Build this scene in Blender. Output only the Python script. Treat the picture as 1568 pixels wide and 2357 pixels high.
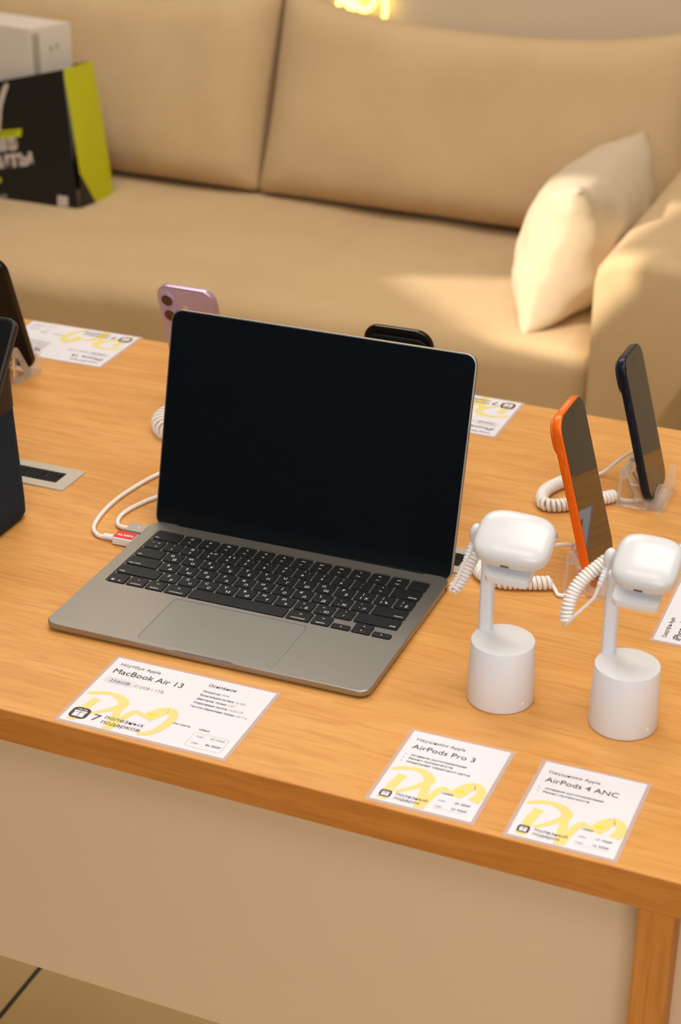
import bpy, bmesh, math, random
from mathutils import Vector, Matrix, noise
random.seed(7)
S = 0.001                      # every length below is in millimetres
for o in list(bpy.data.objects): bpy.data.objects.remove(o)
sc = bpy.context.scene
COL = sc.collection

# ------------------------------------------------------------------ camera
cam_d = bpy.data.cameras.new('camera'); cam = bpy.data.objects.new('camera', cam_d); COL.objects.link(cam)
RX = Vector((0.92874, 0.37057, 0.01118)); RY = Vector((0.17407, -0.40905, -0.89575)); RZ = Vector((-0.32736, 0.83387, -0.44442))
CP = Vector((753.394, -1210.576, 814.617))
RX, RY, RZ = (v.normalized() for v in (RX, RY, RZ))
M = Matrix((( RX.x, -RY.x, -RZ.x, CP.x*S), (RX.y, -RY.y, -RZ.y, CP.y*S), (RX.z, -RY.z, -RZ.z, CP.z*S), (0,0,0,1)))
cam.matrix_world = M
cam_d.sensor_fit = 'HORIZONTAL'; cam_d.sensor_width = 24.0; cam_d.lens = 24.0*4246.15/1568
cam_d.clip_start = 0.02; cam_d.clip_end = 60
cam_d.dof.use_dof = True; cam_d.dof.focus_distance = 1.63; cam_d.dof.aperture_fstop = 7.5
sc.camera = cam

# ------------------------------------------------------------------ light
W = bpy.data.worlds.new('world'); sc.world = W; W.use_nodes = True
W.node_tree.nodes['Background'].inputs[0].default_value = (0.75, 0.86, 1.0, 1)
W.node_tree.nodes['Background'].inputs[1].default_value = 1.0
def area(name, loc, tgt, sx, sy, power, col):
    d = bpy.data.lights.new(name, 'AREA'); d.shape = 'RECTANGLE'; d.size = sx; d.size_y = sy; d.energy = power; d.color = col
    o = bpy.data.objects.new(name, d); COL.objects.link(o); o.location = loc
    o.rotation_euler = (Vector(tgt)-Vector(loc)).to_track_quat('-Z', 'Y').to_euler()
    return o
area('ceiling_lamp', (0.8, 0.05, 2.03), (0.8, 0.05, 0), 1.8, 1.0, 31, (1.0, 0.95, 0.88))
area('ceiling_lamp', (-0.8, 1.4, 2.03), (-0.8, 1.4, 0), 1.4, 1.0, 27, (1.0, 0.95, 0.88))
area('ceiling_lamp', (0.2, -1.4, 2.03), (0.2, -1.4, 0), 1.6, 1.0, 20, (1.0, 0.95, 0.88))
area('front_fill_light', (0.95, -2.24, 0.55), (0.2, 0.2, -0.35), 2.0, 1.9, 47, (0.97, 0.98, 1.0))   # added soft fill from the camera side, no window built there
SUN_DIR = Vector((0.52, 0.74, -0.36)).normalized()
sd = bpy.data.lights.new('sun', 'SUN'); sd.energy = 5.6; sd.angle = math.radians(0.35); sd.color = (1.0, 0.89, 0.74)
so = bpy.data.objects.new('sun', sd); COL.objects.link(so); so.rotation_euler = SUN_DIR.to_track_quat('-Z', 'Y').to_euler()
vs = sc.view_settings; vs.view_transform = 'Standard'; vs.look = 'None'; vs.exposure = -0.14; vs.gamma = 1.0; vs.use_curve_mapping = False

# ------------------------------------------------------------------ materials
def sl(r, g, b):               # 8-bit sRGB to linear
    f = lambda c: (c/255/12.92) if c/255 <= .04045 else ((c/255+.055)/1.055)**2.4
    return (f(r), f(g), f(b), 1)
def mat(name, col, rough=.5, metal=0, spec=.5, coat=0, emis=None, es=0, ior=None):
    m = bpy.data.materials.new(name); m.use_nodes = True
    b = m.node_tree.nodes['Principled BSDF']
    b.inputs['Base Color'].default_value = col; b.inputs['Roughness'].default_value = rough
    b.inputs['Metallic'].default_value = metal; b.inputs['Specular IOR Level'].default_value = spec
    b.inputs['Coat Weight'].default_value = coat
    if ior: b.inputs['IOR'].default_value = ior
    if emis: b.inputs['Emission Color'].default_value = emis; b.inputs['Emission Strength'].default_value = es
    return m
def nd(m, t, **k):
    n = m.node_tree.nodes.new(t)
    for a, v in k.items(): setattr(n, a, v)
    return n
def lk(m, a, b): m.node_tree.links.new(a, b)
def ramp(m, fac, stops):
    r = nd(m, 'ShaderNodeValToRGB'); lk(m, fac, r.inputs[0])
    el = r.color_ramp.elements
    while len(el) < len(stops): el.new(.5)
    for e, (p, c) in zip(el, stops): e.position = p; e.color = c
    return r.outputs[0]
def coords(m, scale, rot=(0,0,0)):
    tc = nd(m, 'ShaderNodeTexCoord'); mp = nd(m, 'ShaderNodeMapping')
    mp.inputs['Scale'].default_value = scale; mp.inputs['Rotation'].default_value = rot
    lk(m, tc.outputs['Object'], mp.inputs[0]); return mp.outputs[0]
def noise_n(m, v, scale, detail=3, rough=.5, dist=0):
    n = nd(m, 'ShaderNodeTexNoise'); n.inputs['Scale'].default_value = scale; n.inputs['Detail'].default_value = detail
    n.inputs['Roughness'].default_value = rough; n.inputs['Distortion'].default_value = dist; lk(m, v, n.inputs['Vector']); return n.outputs[0]
def bump(m, h, strength, dist=.001):
    b = nd(m, 'ShaderNodeBump'); b.inputs['Strength'].default_value = strength; b.inputs['Distance'].default_value = dist
    lk(m, h, b.inputs['Height']); lk(m, b.outputs[0], m.node_tree.nodes['Principled BSDF'].inputs['Normal'])
def mixc(m, fac, a, b, mode='MIX'):
    x = nd(m, 'ShaderNodeMix', data_type='RGBA', blend_type=mode)
    if isinstance(fac, (int, float)): x.inputs[0].default_value = fac
    else: lk(m, fac, x.inputs[0])
    for s, v in ((6, a), (7, b)):
        if isinstance(v, tuple): x.inputs[s].default_value = v
        else: lk(m, v, x.inputs[s])
    return x.outputs[2]
def wood(name, axis, c0, c1, c2):
    m = mat(name, c1, .42, spec=.35)
    a = {'x': (1.6, 14, 14), 'z': (14, 14, 1.6)}[axis]; f = {'x': (9, 260, 260), 'z': (260, 260, 9)}[axis]; g = {'x': (16, 120, 120), 'z': (120, 120, 16)}[axis]
    va = coords(m, a); vf = coords(m, f); vg = coords(m, g)
    big = noise_n(m, va, 1.3, 5, .6, 1.6); med = noise_n(m, vg, 1.0, 4, .65, .4); fine = noise_n(m, vf, 1.0, 3, .6)
    c = ramp(m, big, [(.3, c0), (.5, c1), (.7, c2)])
    c = mixc(m, ramp(m, med, [(.36, (.55,.55,.55,1)), (.5, (0,0,0,1))]), c, tuple(x*y for x, y in zip(c0[:3], (.93,.84,.70)))+(1,))
    c = mixc(m, ramp(m, fine, [(.28, (.6,.6,.6,1)), (.46, (0,0,0,1))]), c, tuple(x*y for x, y in zip(c0[:3], (.82,.72,.58)))+(1,))
    b = m.node_tree.nodes['Principled BSDF']; lk(m, c, b.inputs['Base Color'])
    bump(m, fine, .12, .0003); return m
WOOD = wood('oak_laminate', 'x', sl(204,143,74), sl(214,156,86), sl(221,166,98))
WOODV_SHADE = wood('oak_upright_shaded', 'z', sl(182,112,42), sl(190,120,50), sl(198,128,58))  # oak of the legs, darkened to carry their shade in the colour
EDGE = wood('oak_edge_shaded', 'x', sl(178,108,38), sl(188,118,48), sl(198,128,58))  # same oak with the front edge's shade put into the colour
def fabric(name, c0, c1, scale=1.0):
    m = mat(name, c0, .95, spec=.15); v = coords(m, (1,1,1))
    n = noise_n(m, v, 5*scale, 4, .6); b = m.node_tree.nodes['Principled BSDF']
    lk(m, ramp(m, n, [(.3, c0), (.7, c1)]), b.inputs['Base Color'])
    w = noise_n(m, v, 700, 2, .7); w2 = noise_n(m, v, 22, 4, .55)
    a = nd(m, 'ShaderNodeMath', operation='MULTIPLY_ADD'); lk(m, w2, a.inputs[0]); a.inputs[1].default_value = 4.0; lk(m, w, a.inputs[2])
    bump(m, a.outputs[0], .35, .0012); b.inputs['Sheen Weight'].default_value = .12
    return m
FAB = fabric('beige_linen', sl(201,172,131), sl(209,181,140))
FABP = fabric('cushion_linen', sl(206,188,160), sl(214,197,170))
WHITE = mat('gloss_white_plastic', sl(214,214,217), .2, spec=.5)
WHITEM = mat('satin_white_plastic', sl(226,227,232), .42)
CORD = mat('white_cord_rubber', sl(236,230,226), .38)
PANEL = mat('cream_laminate_board', sl(216,186,153), .5)
ALU = mat('silver_aluminium', sl(161,157,151), .38, metal=.85)
ALUD = mat('trackpad_glass', sl(150,149,143), .36, metal=.55)
GAP = mat('dark_gap', sl(40,38,36), .8)
KEY = mat('black_key_plastic', sl(20,21,23), .5, spec=.35)
LEG = mat('key_legend_white', sl(215,222,224), .6)
BEZ = mat('black_bezel_glass', sl(16,20,23), .12, spec=.35)
SCR = mat('black_display_glass', sl(15,18,23), .10, spec=.35)
PSCR = mat('phone_display_glass', sl(6,6,8), .03, spec=.75)
PAPER = mat('printed_paper', sl(226,225,234), .42, spec=.35)
INK = mat('black_ink', sl(45,36,32), .6, spec=.2)
INKG = mat('grey_ink', sl(165,160,160), .6, spec=.2)
INKB = mat('brown_black_ink', sl(52,38,36), .5)
PILL = mat('pale_pill_ink', sl(214,212,222), .45)
YEL = mat('pale_yellow_ink', sl(228,213,138), .5, spec=.2)
YEL2 = mat('bright_yellow_ink', sl(242,218,30), .5, spec=.2)
GREY = mat('light_grey_plate', sl(190,180,166), .45)
BRUSH = mat('black_brush_fibre', sl(22,20,18), .85)
RED = mat('red_label', sl(214,40,30), .45)
REDLED = mat('red_led', (1,.1,.08,1), .3, emis=(1,.15,.12,1), es=3)
ORG = mat('orange_anodised_metal', sl(240,108,6), .34, metal=.3)
ORG2 = mat('orange_antenna_band', sl(244,132,62), .4)
NAVY = mat('dark_navy_metal', sl(24,30,46), .28, metal=.6)
BLK = mat('black_polished_metal', sl(22,20,18), .16, metal=.5, coat=.3)
BLKG = mat('black_back_glass', sl(19,18,18), .6, spec=.2)
LIL = mat('lilac_frame_metal', sl(190,160,182), .3, metal=.5)
LILG = mat('lilac_back_glass', sl(196,170,190), .38)
LENS = mat('camera_lens_glass', sl(34,20,12), .08, coat=.6)
LIME = mat('lime_card', sl(196,200,14), .5)
BLKC = mat('black_card', sl(20,19,18), .5)
BAGW = mat('offwhite_print', sl(200,188,178), .6)
BOXW = mat('white_carton', sl(226,216,206), .5)
BOXG = mat('grey_print', sl(176,166,154), .6)
def clear(name):
    m = bpy.data.materials.new(name); m.use_nodes = True; nt = m.node_tree; nt.nodes.clear()
    out = nd(m, 'ShaderNodeOutputMaterial'); tr = nd(m, 'ShaderNodeBsdfTransparent'); tr.inputs[0].default_value = (1,.995,.985,1)
    gl = nd(m, 'ShaderNodeBsdfGlossy'); gl.inputs['Roughness'].default_value = .08; gl.inputs[0].default_value = (1,1,1,1)
    df = nd(m, 'ShaderNodeBsdfTranslucent'); df.inputs[0].default_value = (1,.97,.95,1); d2 = nd(m, 'ShaderNodeBsdfDiffuse'); d2.inputs[0].default_value = (1,.97,.95,1)
    dm = nd(m, 'ShaderNodeMixShader'); dm.inputs[0].default_value = .5; lk(m, df.outputs[0], dm.inputs[1]); lk(m, d2.outputs[0], dm.inputs[2])
    lw = nd(m, 'ShaderNodeLayerWeight'); lw.inputs[0].default_value = .2
    m1 = nd(m, 'ShaderNodeMixShader'); lk(m, lw.outputs[0], m1.inputs[0]); lk(m, tr.outputs[0], m1.inputs[1]); lk(m, gl.outputs[0], m1.inputs[2])
    m2 = nd(m, 'ShaderNodeMixShader'); m2.inputs[0].default_value = .17; lk(m, m1.outputs[0], m2.inputs[1]); lk(m, dm.outputs[0], m2.inputs[2])
    lk(m, m2.outputs[0], out.inputs[0]); return m
ACR = clear('clear_acrylic')
def lam(name):
    m = bpy.data.materials.new(name); m.use_nodes = True; nt = m.node_tree; nt.nodes.clear()
    out = nd(m, 'ShaderNodeOutputMaterial'); tr = nd(m, 'ShaderNodeBsdfTransparent')
    p = nd(m, 'ShaderNodeBsdfPrincipled'); p.inputs['Base Color'].default_value = sl(225,205,200); p.inputs['Roughness'].default_value = .25
    mx = nd(m, 'ShaderNodeMixShader'); mx.inputs[0].default_value = .48; lk(m, tr.outputs[0], mx.inputs[1]); lk(m, p.outputs[0], mx.inputs[2])
    lk(m, mx.outputs[0], out.inputs[0]); return m
LAM = lam('laminate_film')
def knit():
    m = mat('dark_knit_fabric', sl(34,38,44), .9, spec=.2); v = coords(m, (1,1,1), (0,0,0)); b = m.node_tree.nodes['Principled BSDF']
    ck = nd(m, 'ShaderNodeTexWave', wave_type='BANDS', bands_direction='DIAGONAL'); ck.inputs['Scale'].default_value = 330; lk(m, v, ck.inputs['Vector'])
    ck2 = nd(m, 'ShaderNodeTexWave', wave_type='BANDS', bands_direction='Z'); ck2.inputs['Scale'].default_value = 190; lk(m, v, ck2.inputs['Vector'])
    mu = nd(m, 'ShaderNodeMath', operation='MULTIPLY'); lk(m, ck.outputs[0], mu.inputs[0]); lk(m, ck2.outputs[0], mu.inputs[1])
    lk(m, ramp(m, mu.outputs[0], [(.1, sl(16,22,29)), (.6, sl(56,70,86))]), b.inputs['Base Color']); bump(m, mu.outputs[0], .4, .0006); return m
KNIT = knit()
def wallm(name, c):
    m = mat(name, c, .85, spec=.2); v = coords(m, (1,1,1)); bump(m, noise_n(m, v, 60, 4, .6), .12, .002); return m
WALL = wallm('warm_grey_plaster', sl(216,199,174))
WALLR = wallm('taupe_plaster', sl(196,182,158))
WALLF = wallm('dark_plaster', sl(26,26,28))
CEIL = wallm('white_ceiling', sl(228,220,208))
def tiles():
    m = mat('beige_floor_tile', sl(178,140,88), .35); v = coords(m, (1,1,1)); b = m.node_tree.nodes['Principled BSDF']
    br = nd(m, 'ShaderNodeTexBrick'); br.offset = 0; br.inputs['Scale'].default_value = 1; br.inputs['Brick Width'].default_value = .6; br.inputs['Row Height'].default_value = .6
    br.inputs['Mortar Size'].default_value = .0035; br.inputs['Mortar Smooth'].default_value = .1
    mp = nd(m, 'ShaderNodeMapping'); mp.inputs['Location'].default_value = (.268, .2, 0); lk(m, v, mp.inputs[0]); lk(m, mp.outputs[0], br.inputs['Vector'])
    n = noise_n(m, v, 3, 4, .6)
    c = mixc(m, br.outputs['Fac'], ramp(m, n, [(.3, sl(226,202,138)), (.7, sl(234,212,149))]), sl(48,38,28)); lk(m, c, b.inputs['Base Color']); return m
TILE = tiles()

# ------------------------------------------------------------------ object helpers
def finish(name, bm, mats, parent=None, smooth=False, loc=None, angle=None):
    for v in bm.verts: v.co *= S
    bmesh.ops.recalc_face_normals(bm, faces=bm.faces)
    me = bpy.data.meshes.new(name); bm.to_mesh(me); bm.free()
    for m in (mats if isinstance(mats, (list, tuple)) else [mats]): me.materials.append(m)
    if smooth:
        for p in me.polygons: p.use_smooth = True
        if angle: me.set_sharp_from_angle(angle=math.radians(angle))
    o = bpy.data.objects.new(name, me); COL.objects.link(o)
    if parent: o.parent = parent
    if loc: o.location = Vector(loc)*S
    return o
def flat(name, bm, mats, parent=None):      # no normal recalculation trouble for thin print
    return finish(name, bm, mats, parent)
def tag(o, label, cat, group=None):
    o['label'] = label; o['category'] = cat
    if group: o['group'] = group
    return o
def struct(o): o['kind'] = 'structure'; return o
def thing(name, label, cat, loc=(0,0,0), rz=0, group=None, mw=None):
    o = bpy.data.objects.new(name, None); COL.objects.link(o); o.empty_display_size = .02
    if mw is not None: o.matrix_world = mw
    else: o.location = Vector(loc)*S; o.rotation_euler = (0,0,rz)
    return tag(o, label, cat, group)
def new(): return bmesh.new()
def box(bm, x0, x1, y0, y1, z0, z1, mi=0, bev=0, seg=2):
    r = bmesh.ops.create_cube(bm, size=1)['verts']
    for v in r: v.co = Vector((x0+(v.co.x+.5)*(x1-x0), y0+(v.co.y+.5)*(y1-y0), z0+(v.co.z+.5)*(z1-z0)))
    fs = set(f for v in r for f in v.link_faces)
    for f in fs: f.material_index = mi
    if bev:
        es = list(set(e for v in r for e in v.link_edges))
        b = bmesh.ops.bevel(bm, geom=es, offset=bev, segments=seg, profile=.5, affect='EDGES')
        for f in b['faces']: f.material_index = mi
    return r
def rrect(w, h, r, n=6, cx=0, cy=0):
    pts = []
    for sx, sy, a0 in ((1,-1,-90), (1,1,0), (-1,1,90), (-1,-1,180)):
        ox, oy = cx+sx*(w/2-r), cy+sy*(h/2-r)
        for i in range(n+1):
            a = math.radians(a0+90*i/n); pts.append((ox+r*math.cos(a), oy+r*math.sin(a)))
    return pts
def loft(bm, rings, cap0=True, cap1=True, mi=0, mi1=None):
    R = [[bm.verts.new(p) for p in r] for r in rings]; n = len(R[0])
    for a, b in zip(R, R[1:]):
        for i in range(n):
            f = bm.faces.new((a[i], a[(i+1)%n], b[(i+1)%n], b[i])); f.material_index = mi
    if cap0: f = bm.faces.new(R[0][::-1]); f.material_index = mi
    if cap1: f = bm.faces.new(R[-1]); f.material_index = mi if mi1 is None else mi1
    return R
def slab(bm, pts, z0, z1, ch=0, mi=0, mi1=None, cen=None):   # prism of outline with chamfered rim
    if cen is None: cen = (sum(p[0] for p in pts)/len(pts), sum(p[1] for p in pts)/len(pts))
    xs = [p[0] for p in pts]; ys = [p[1] for p in pts]; hw = (max(xs)-min(xs))/2; hh = (max(ys)-min(ys))/2
    def inset(d): return [(cen[0]+(x-cen[0])*(hw-d)/hw, cen[1]+(y-cen[1])*(hh-d)/hh) for x, y in pts]
    if not ch: rings = [(0, z0), (0, z1)]
    else:
        rings = []
        for k in range(4): a = math.pi/2*k/3; rings.append((ch*(1-math.sin(a)), z0+ch*(1-math.cos(a))))
        for k in range(4): a = math.pi/2*k/3; rings.append((ch*(1-math.cos(a)), z1-ch*(1-math.sin(a))))
    return loft(bm, [[(x, y, z) for x, y in inset(d)] for d, z in rings], mi=mi, mi1=mi1)
def catmull(P, step=2.0):
    P = [Vector(p) for p in P]; Q = [2*P[0]-P[1]]+P+[2*P[-1]-P[-2]]; out = []
    for i in range(1, len(Q)-2):
        L = (Q[i+1]-Q[i]).length; n = max(2, int(L/step))
        for k in range(n):
            t = k/n; p0, p1, p2, p3 = Q[i-1], Q[i], Q[i+1], Q[i+2]
            out.append(.5*((2*p1)+(p2-p0)*t+(2*p0-5*p1+4*p2-p3)*t*t+(3*p1-p0-3*p2+p3)*t**3))
    out.append(P[-1]); return out
def frames(pts):
    T = [(pts[min(i+1, len(pts)-1)]-pts[max(i-1, 0)]).normalized() for i in range(len(pts))]
    n = T[0].cross(Vector((0,0,1)));
    if n.length < .1: n = T[0].cross(Vector((1,0,0)))
    n.normalize(); F = []
    for t in T:
        n = (n-t*n.dot(t)).normalized(); F.append((t, n, t.cross(n)))
    return F
def tube(bm, pts, r, n=10, mi=0, caps=True):
    pts = [Vector(p) for p in pts]; F = frames(pts); rad = r if isinstance(r, (list, tuple)) else [r]*len(pts)
    rings = []
    for p, (t, a, b), q in zip(pts, F, rad):
        rings.append([p+a*q*math.cos(2*math.pi*k/n)+b*q*math.sin(2*math.pi*k/n) for k in range(n)])
    loft(bm, rings, caps, caps, mi)
def coil(bm, path, R, r, pitch, n=8, seg=14, mi=0):
    pts = catmull(path, 1.5); F = frames(pts); L = [0]
    for a, b in zip(pts, pts[1:]): L.append(L[-1]+(b-a).length)
    N = int(L[-1]/pitch*seg); out = []; j = 0
    for i in range(N+1):
        s = L[-1]*i/N
        while j < len(L)-2 and L[j+1] < s: j += 1
        u = (s-L[j])/max(1e-6, L[j+1]-L[j]); p = pts[j].lerp(pts[j+1], u); t, a, b = F[j]; a2 = F[j+1][1]; b2 = F[j+1][2]
        a = a.lerp(a2, u); b = b.lerp(b2, u); w = 2*math.pi*i/seg
        RR = R*min(1, .35+i/(seg*.8), .35+(N-i)/(seg*.8))
        out.append(p+a*RR*math.cos(w)+b*RR*math.sin(w))
    tube(bm, out, r, n, mi)
FC = bpy.data.curves.new('glyphs', 'FONT'); FO = bpy.data.objects.new('glyphs', FC); COL.objects.link(FO)
def text(bm, s, x, y, z, size, width=None, align='L', mi=0, M=None, bold=0, res=3, thick=0, slant=0):
    FC.body = s; FC.size = 1; FC.offset = bold; FC.resolution_u = res; FC.align_x = 'LEFT'; FC.extrude = 0
    bpy.context.view_layer.update()
    me = bpy.data.meshes.new_from_object(FO.evaluated_get(bpy.context.evaluated_depsgraph_get()))
    if not me.vertices: return
    x0 = min(v.co.x for v in me.vertices); x1 = max(v.co.x for v in me.vertices)
    sy = size; sx = size if width is None else width/(x1-x0)
    off = {'L': -x0*sx, 'C': -(x0+x1)/2*sx, 'R': -x1*sx}[align]
    t = bmesh.new(); t.from_mesh(me); bpy.data.meshes.remove(me)
    vm = {}
    for v in t.verts:
        p = Vector((x+off+v.co.x*sx+slant*v.co.y*sy, y+v.co.y*sy, z)); vm[v] = bm.verts.new(M @ p if M else p)
    for f in t.faces:
        try: q = bm.faces.new([vm[v] for v in f.verts]); q.material_index = mi
        except ValueError: pass
    t.free()
def ribbon(bm, P, z, mi=0, steps=5):
    P3 = [Vector((p[0], p[1], p[2])) for p in P]; pts = catmull(P3, 1.6)
    L = []; R = []
    for i, p in enumerate(pts):
        a = pts[max(0, i-1)]; b = pts[min(len(pts)-1, i+1)]; d = Vector((b.x-a.x, b.y-a.y)).normalized(); n = Vector((-d.y, d.x))*p.z/2
        L.append(bm.verts.new((p.x+n.x, p.y+n.y, z))); R.append(bm.verts.new((p.x-n.x, p.y-n.y, z)))
    for i in range(len(pts)-1):
        f = bm.faces.new((L[i], L[i+1], R[i+1], R[i])); f.material_index = mi
def polyf(bm, pts, mi=0):
    f = bm.faces.new([bm.verts.new(p) for p in pts]); f.material_index = mi; return f
def holed(bm, outer, holes, z, mi=0):
    es = []; rings = []
    for lp in [outer]+holes:
        vs_ = [bm.verts.new((x, y, z)) for x, y in lp]; rings.append(vs_)
        for i in range(len(vs_)): es.append(bm.edges.new((vs_[i], vs_[(i+1)%len(vs_)])))
    r = bmesh.ops.triangle_fill(bm, use_beauty=True, use_dissolve=False, edges=es)
    for g in r['geom']:
        if isinstance(g, bmesh.types.BMFace): g.material_index = mi
    return rings
def skirt(bm, ring, z, d=0, mi=0):
    r2 = [bm.verts.new((v.co.x, v.co.y, z)) for v in ring]; n = len(ring)
    for i in range(n):
        f = bm.faces.new((ring[i], ring[(i+1)%n], r2[(i+1)%n], r2[i])); f.material_index = mi
    return r2
def grid6(n):
    """unit cube surface as a welded grid"""
    bm = bmesh.new()
    for ax in range(3):
        for s in (-1, 1):
            g = [[None]*(n+1) for _ in range(n+1)]
            for i in range(n+1):
                for j in range(n+1):
                    c = [0,0,0]; c[ax] = s; c[(ax+1)%3] = -1+2*i/n; c[(ax+2)%3] = -1+2*j/n; g[i][j] = bm.verts.new(c)
            for i in range(n):
                for j in range(n): bm.faces.new((g[i][j], g[i+1][j], g[i+1][j+1], g[i][j+1]))
    bmesh.ops.remove_doubles(bm, verts=bm.verts, dist=1e-5); return bm
def rbox(w, d, h, r, n=24, fn=None):
    """rounded cuboid, corner at centre 0; fn warps each point"""
    bm = grid6(n)
    for v in bm.verts:
        p = Vector((v.co.x*w/2, v.co.y*d/2, v.co.z*h/2)); q = Vector((max(-w/2+r, min(w/2-r, p.x)), max(-d/2+r, min(d/2-r, p.y)), max(-h/2+r, min(h/2-r, p.z))))
        dlt = p-q
        if dlt.length > 1e-6: p = q+dlt.normalized()*r*min(1, dlt.length/r) if dlt.length < r else q+dlt.normalized()*r
        v.co = fn(p, v.co.copy()) if fn else p
    return bm
def lathe(bm, prof, n=64, mi=0, cx=0, cy=0):
    loft(bm, [[(cx+r*math.cos(2*math.pi*k/n), cy+r*math.sin(2*math.pi*k/n), z) for k in range(n)] for r, z in prof], mi=mi)

# ------------------------------------------------------------------ the room
FZ = -750
bm = new(); box(bm, -4200, 3000, -2300, 2500, FZ-60, FZ); struct(finish('floor', bm, TILE))
bm = new(); box(bm, -4200, 3000, -2300, 2500, 2060, 2120); struct(finish('ceiling', bm, CEIL))
bm = new(); box(bm, -4200, 3000, 2500, 2560, FZ, 2060); struct(finish('wall_back', bm, WALL))
bm = new(); box(bm, -4260, -4200, -2300, 2560, FZ, 2060); struct(finish('wall_left', bm, WALL))
bm = new(); box(bm, 3000, 3060, -2300, 2560, FZ, 2060); struct(finish('wall_right', bm, WALLR))
# the wall behind the photographer, unseen and dark, its opening cut to shape the sun patch
WY = -2300
def back_project(p):
    p = Vector(p); t = (WY-p.y)/SUN_DIR.y; q = p+SUN_DIR*t; return (q.x, q.z)
LIT = [(-345,1825,-300), (-131,1895,-300), (60,1950,-150), (85,1760,-50), (103,1600,-112), (158,1560,-98), (158,1560,-165), (125,1560,-203), (74,1600,-322), (-79,1580,-300), (-228,1725,-300)]
OP = [back_project(p) for p in LIT]
bm = new()
outer = [(-4260, FZ), (3060, FZ), (3060, 2060), (-4260, 2060)]
rg = holed(bm, outer, [OP], 0)
for ring in rg: skirt(bm, ring, 8)
holed(bm, outer, [OP], 8)
for v in bm.verts: v.co = Vector((v.co.x, WY-v.co.z, v.co.y))
struct(finish('wall_front', bm, WALLF))

# ------------------------------------------------------------------ table
TA = -0.0223
tbl = thing('display_table', 'long oak laminate display table with white front board, gadgets standing on it', 'table', (0,0,0), TA)
bm = new(); box(bm, -1400, 1500, -124.3, 660, -30, 0, bev=.6)
finish('tabletop', bm, WOOD, tbl)
bm = new(); box(bm, -1400, 1500, -125.5, -124.35, -30, -.35, bev=.3); finish('edge_shade_strip', bm, EDGE, tbl)  # thin strip added to darken the shaded front edge
bm = new(); box(bm, 569.6, 597, -124.5, -100, -750, -30.6, bev=.6); finish('leg', bm, WOODV_SHADE, tbl)
bm = new(); box(bm, -1300, -1273, -124.5, -100, -750, -30.6, bev=.6); finish('leg', bm, WOODV_SHADE, tbl)
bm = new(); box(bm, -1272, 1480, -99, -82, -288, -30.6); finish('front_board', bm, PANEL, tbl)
bm = new(); box(bm, 569.6, 597, 560, 655, -750, -30.6, bev=.6); finish('leg', bm, WOODV_SHADE, tbl)
bm = new(); box(bm, -1300, -1273, 560, 655, -750, -30.6, bev=.6); finish('leg', bm, WOODV_SHADE, tbl)

# ------------------------------------------------------------------ cable outlets in the table
def outlet(x0, x1, y0, y1, label):
    t = thing('cable_outlet', label, 'cable outlet', ((x0+x1)/2, (y0+y1)/2, 0), -.01, 'brush cable outlets in the tabletop')
    w, h = x1-x0, y1-y0; bm = new()
    o_ = rrect(w, h, 1.5, 2); i_ = rrect(w-30, h-25, 1, 2)
    rg = holed(bm, o_, [i_], 1.6); skirt(bm, rg[0], .05); skirt(bm, rg[1], .3)
    finish('cover_plate', bm, GREY, t)
    bm = new(); box(bm, -w/2+14.5, w/2-14.5, -h/2+12, h/2-12, .1, .6)
    for k in range(150):
        x = -w/2+16+(w-32)*random.random(); s = random.choice((-1, 1)); y = s*(h/2-12.3); q = random.uniform(-2, 2)
        polyf(bm, [(x, y, 1.3), (x+.9, y, 1.3), (x+q+.5, y-s*12, 1.5+random.random()*.5), (x+q, y-s*12, 1.5)])
    finish('brush', bm, BRUSH, t); return t
outlet(-250, -123, 251.5, 300, 'grey cable outlet with black brush beside the fabric speaker')
outlet(186, 314, 240, 290, 'grey cable outlet with black brush behind the silver laptop, by the left earbud stand')

# ------------------------------------------------------------------ laptop
BW, BD, ZT = 304.1, 215.0, 8.3
lap = thing('laptop', 'open silver laptop with black screen and black keys, centre of the table', 'laptop', (0,0,0))
bm = new()
def base_outline(d, dip=0, R=11):
    pts = []
    for x, y in rrect(BW-2*d, BD-2*d, R-d*.6, 8, BW/2, BD/2): pts.append((x, y))
    # refine the front edge (between the last and first corner) for the finger scoop
    k = []
    for x in [20, 60, 100, 118, 122, 124, 126, 129, 152, 175, 178, 180, 182, 186, 204, 244, 284]:
        f = 0
        if 122 < x < 182: f = min(1, min(x-122, 182-x)/5)
        k.append((x, d+dip*f))
    return pts+k
well = rrect(278.7, 111.2, 3.5, 4, BW/2, 143.0); pad = rrect(129, 76.5, 5, 5, BW/2, 44.0)
top = base_outline(.7, .8)
rg = holed(bm, top, [well, pad], ZT)
loops = [[Vector((x, y, z)) for x, y in base_outline(d, dp)] for d, dp, z in ((.15, .8, ZT-.5), (0, .7, ZT-1.4), (0, .6, 4.2), (.6, 0, 2.6), (4, 0, 1.3))]
prev = rg[0]
for lp in loops:
    cur = [bm.verts.new(p) for p in lp]
    for i in range(len(cur)): bm.faces.new((prev[i], prev[(i+1)%len(cur)], cur[(i+1)%len(cur)], cur[i]))
    prev = cur
bm.faces.new(prev)
w2 = skirt(bm, rg[1], ZT-1.5); bm.faces.new(w2)
p2 = skirt(bm, rg[2], ZT-.6, mi=1); f = bm.faces.new(p2); f.material_index = 1
body = finish('base', bm, [ALU, GAP], lap, smooth=True, angle=35)
bm = new(); slab(bm, rrect(128.5, 76, 4.8, 5, BW/2, 44.0), ZT-.55, ZT-.06, .1); finish('trackpad', bm, ALUD, lap)
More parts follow.
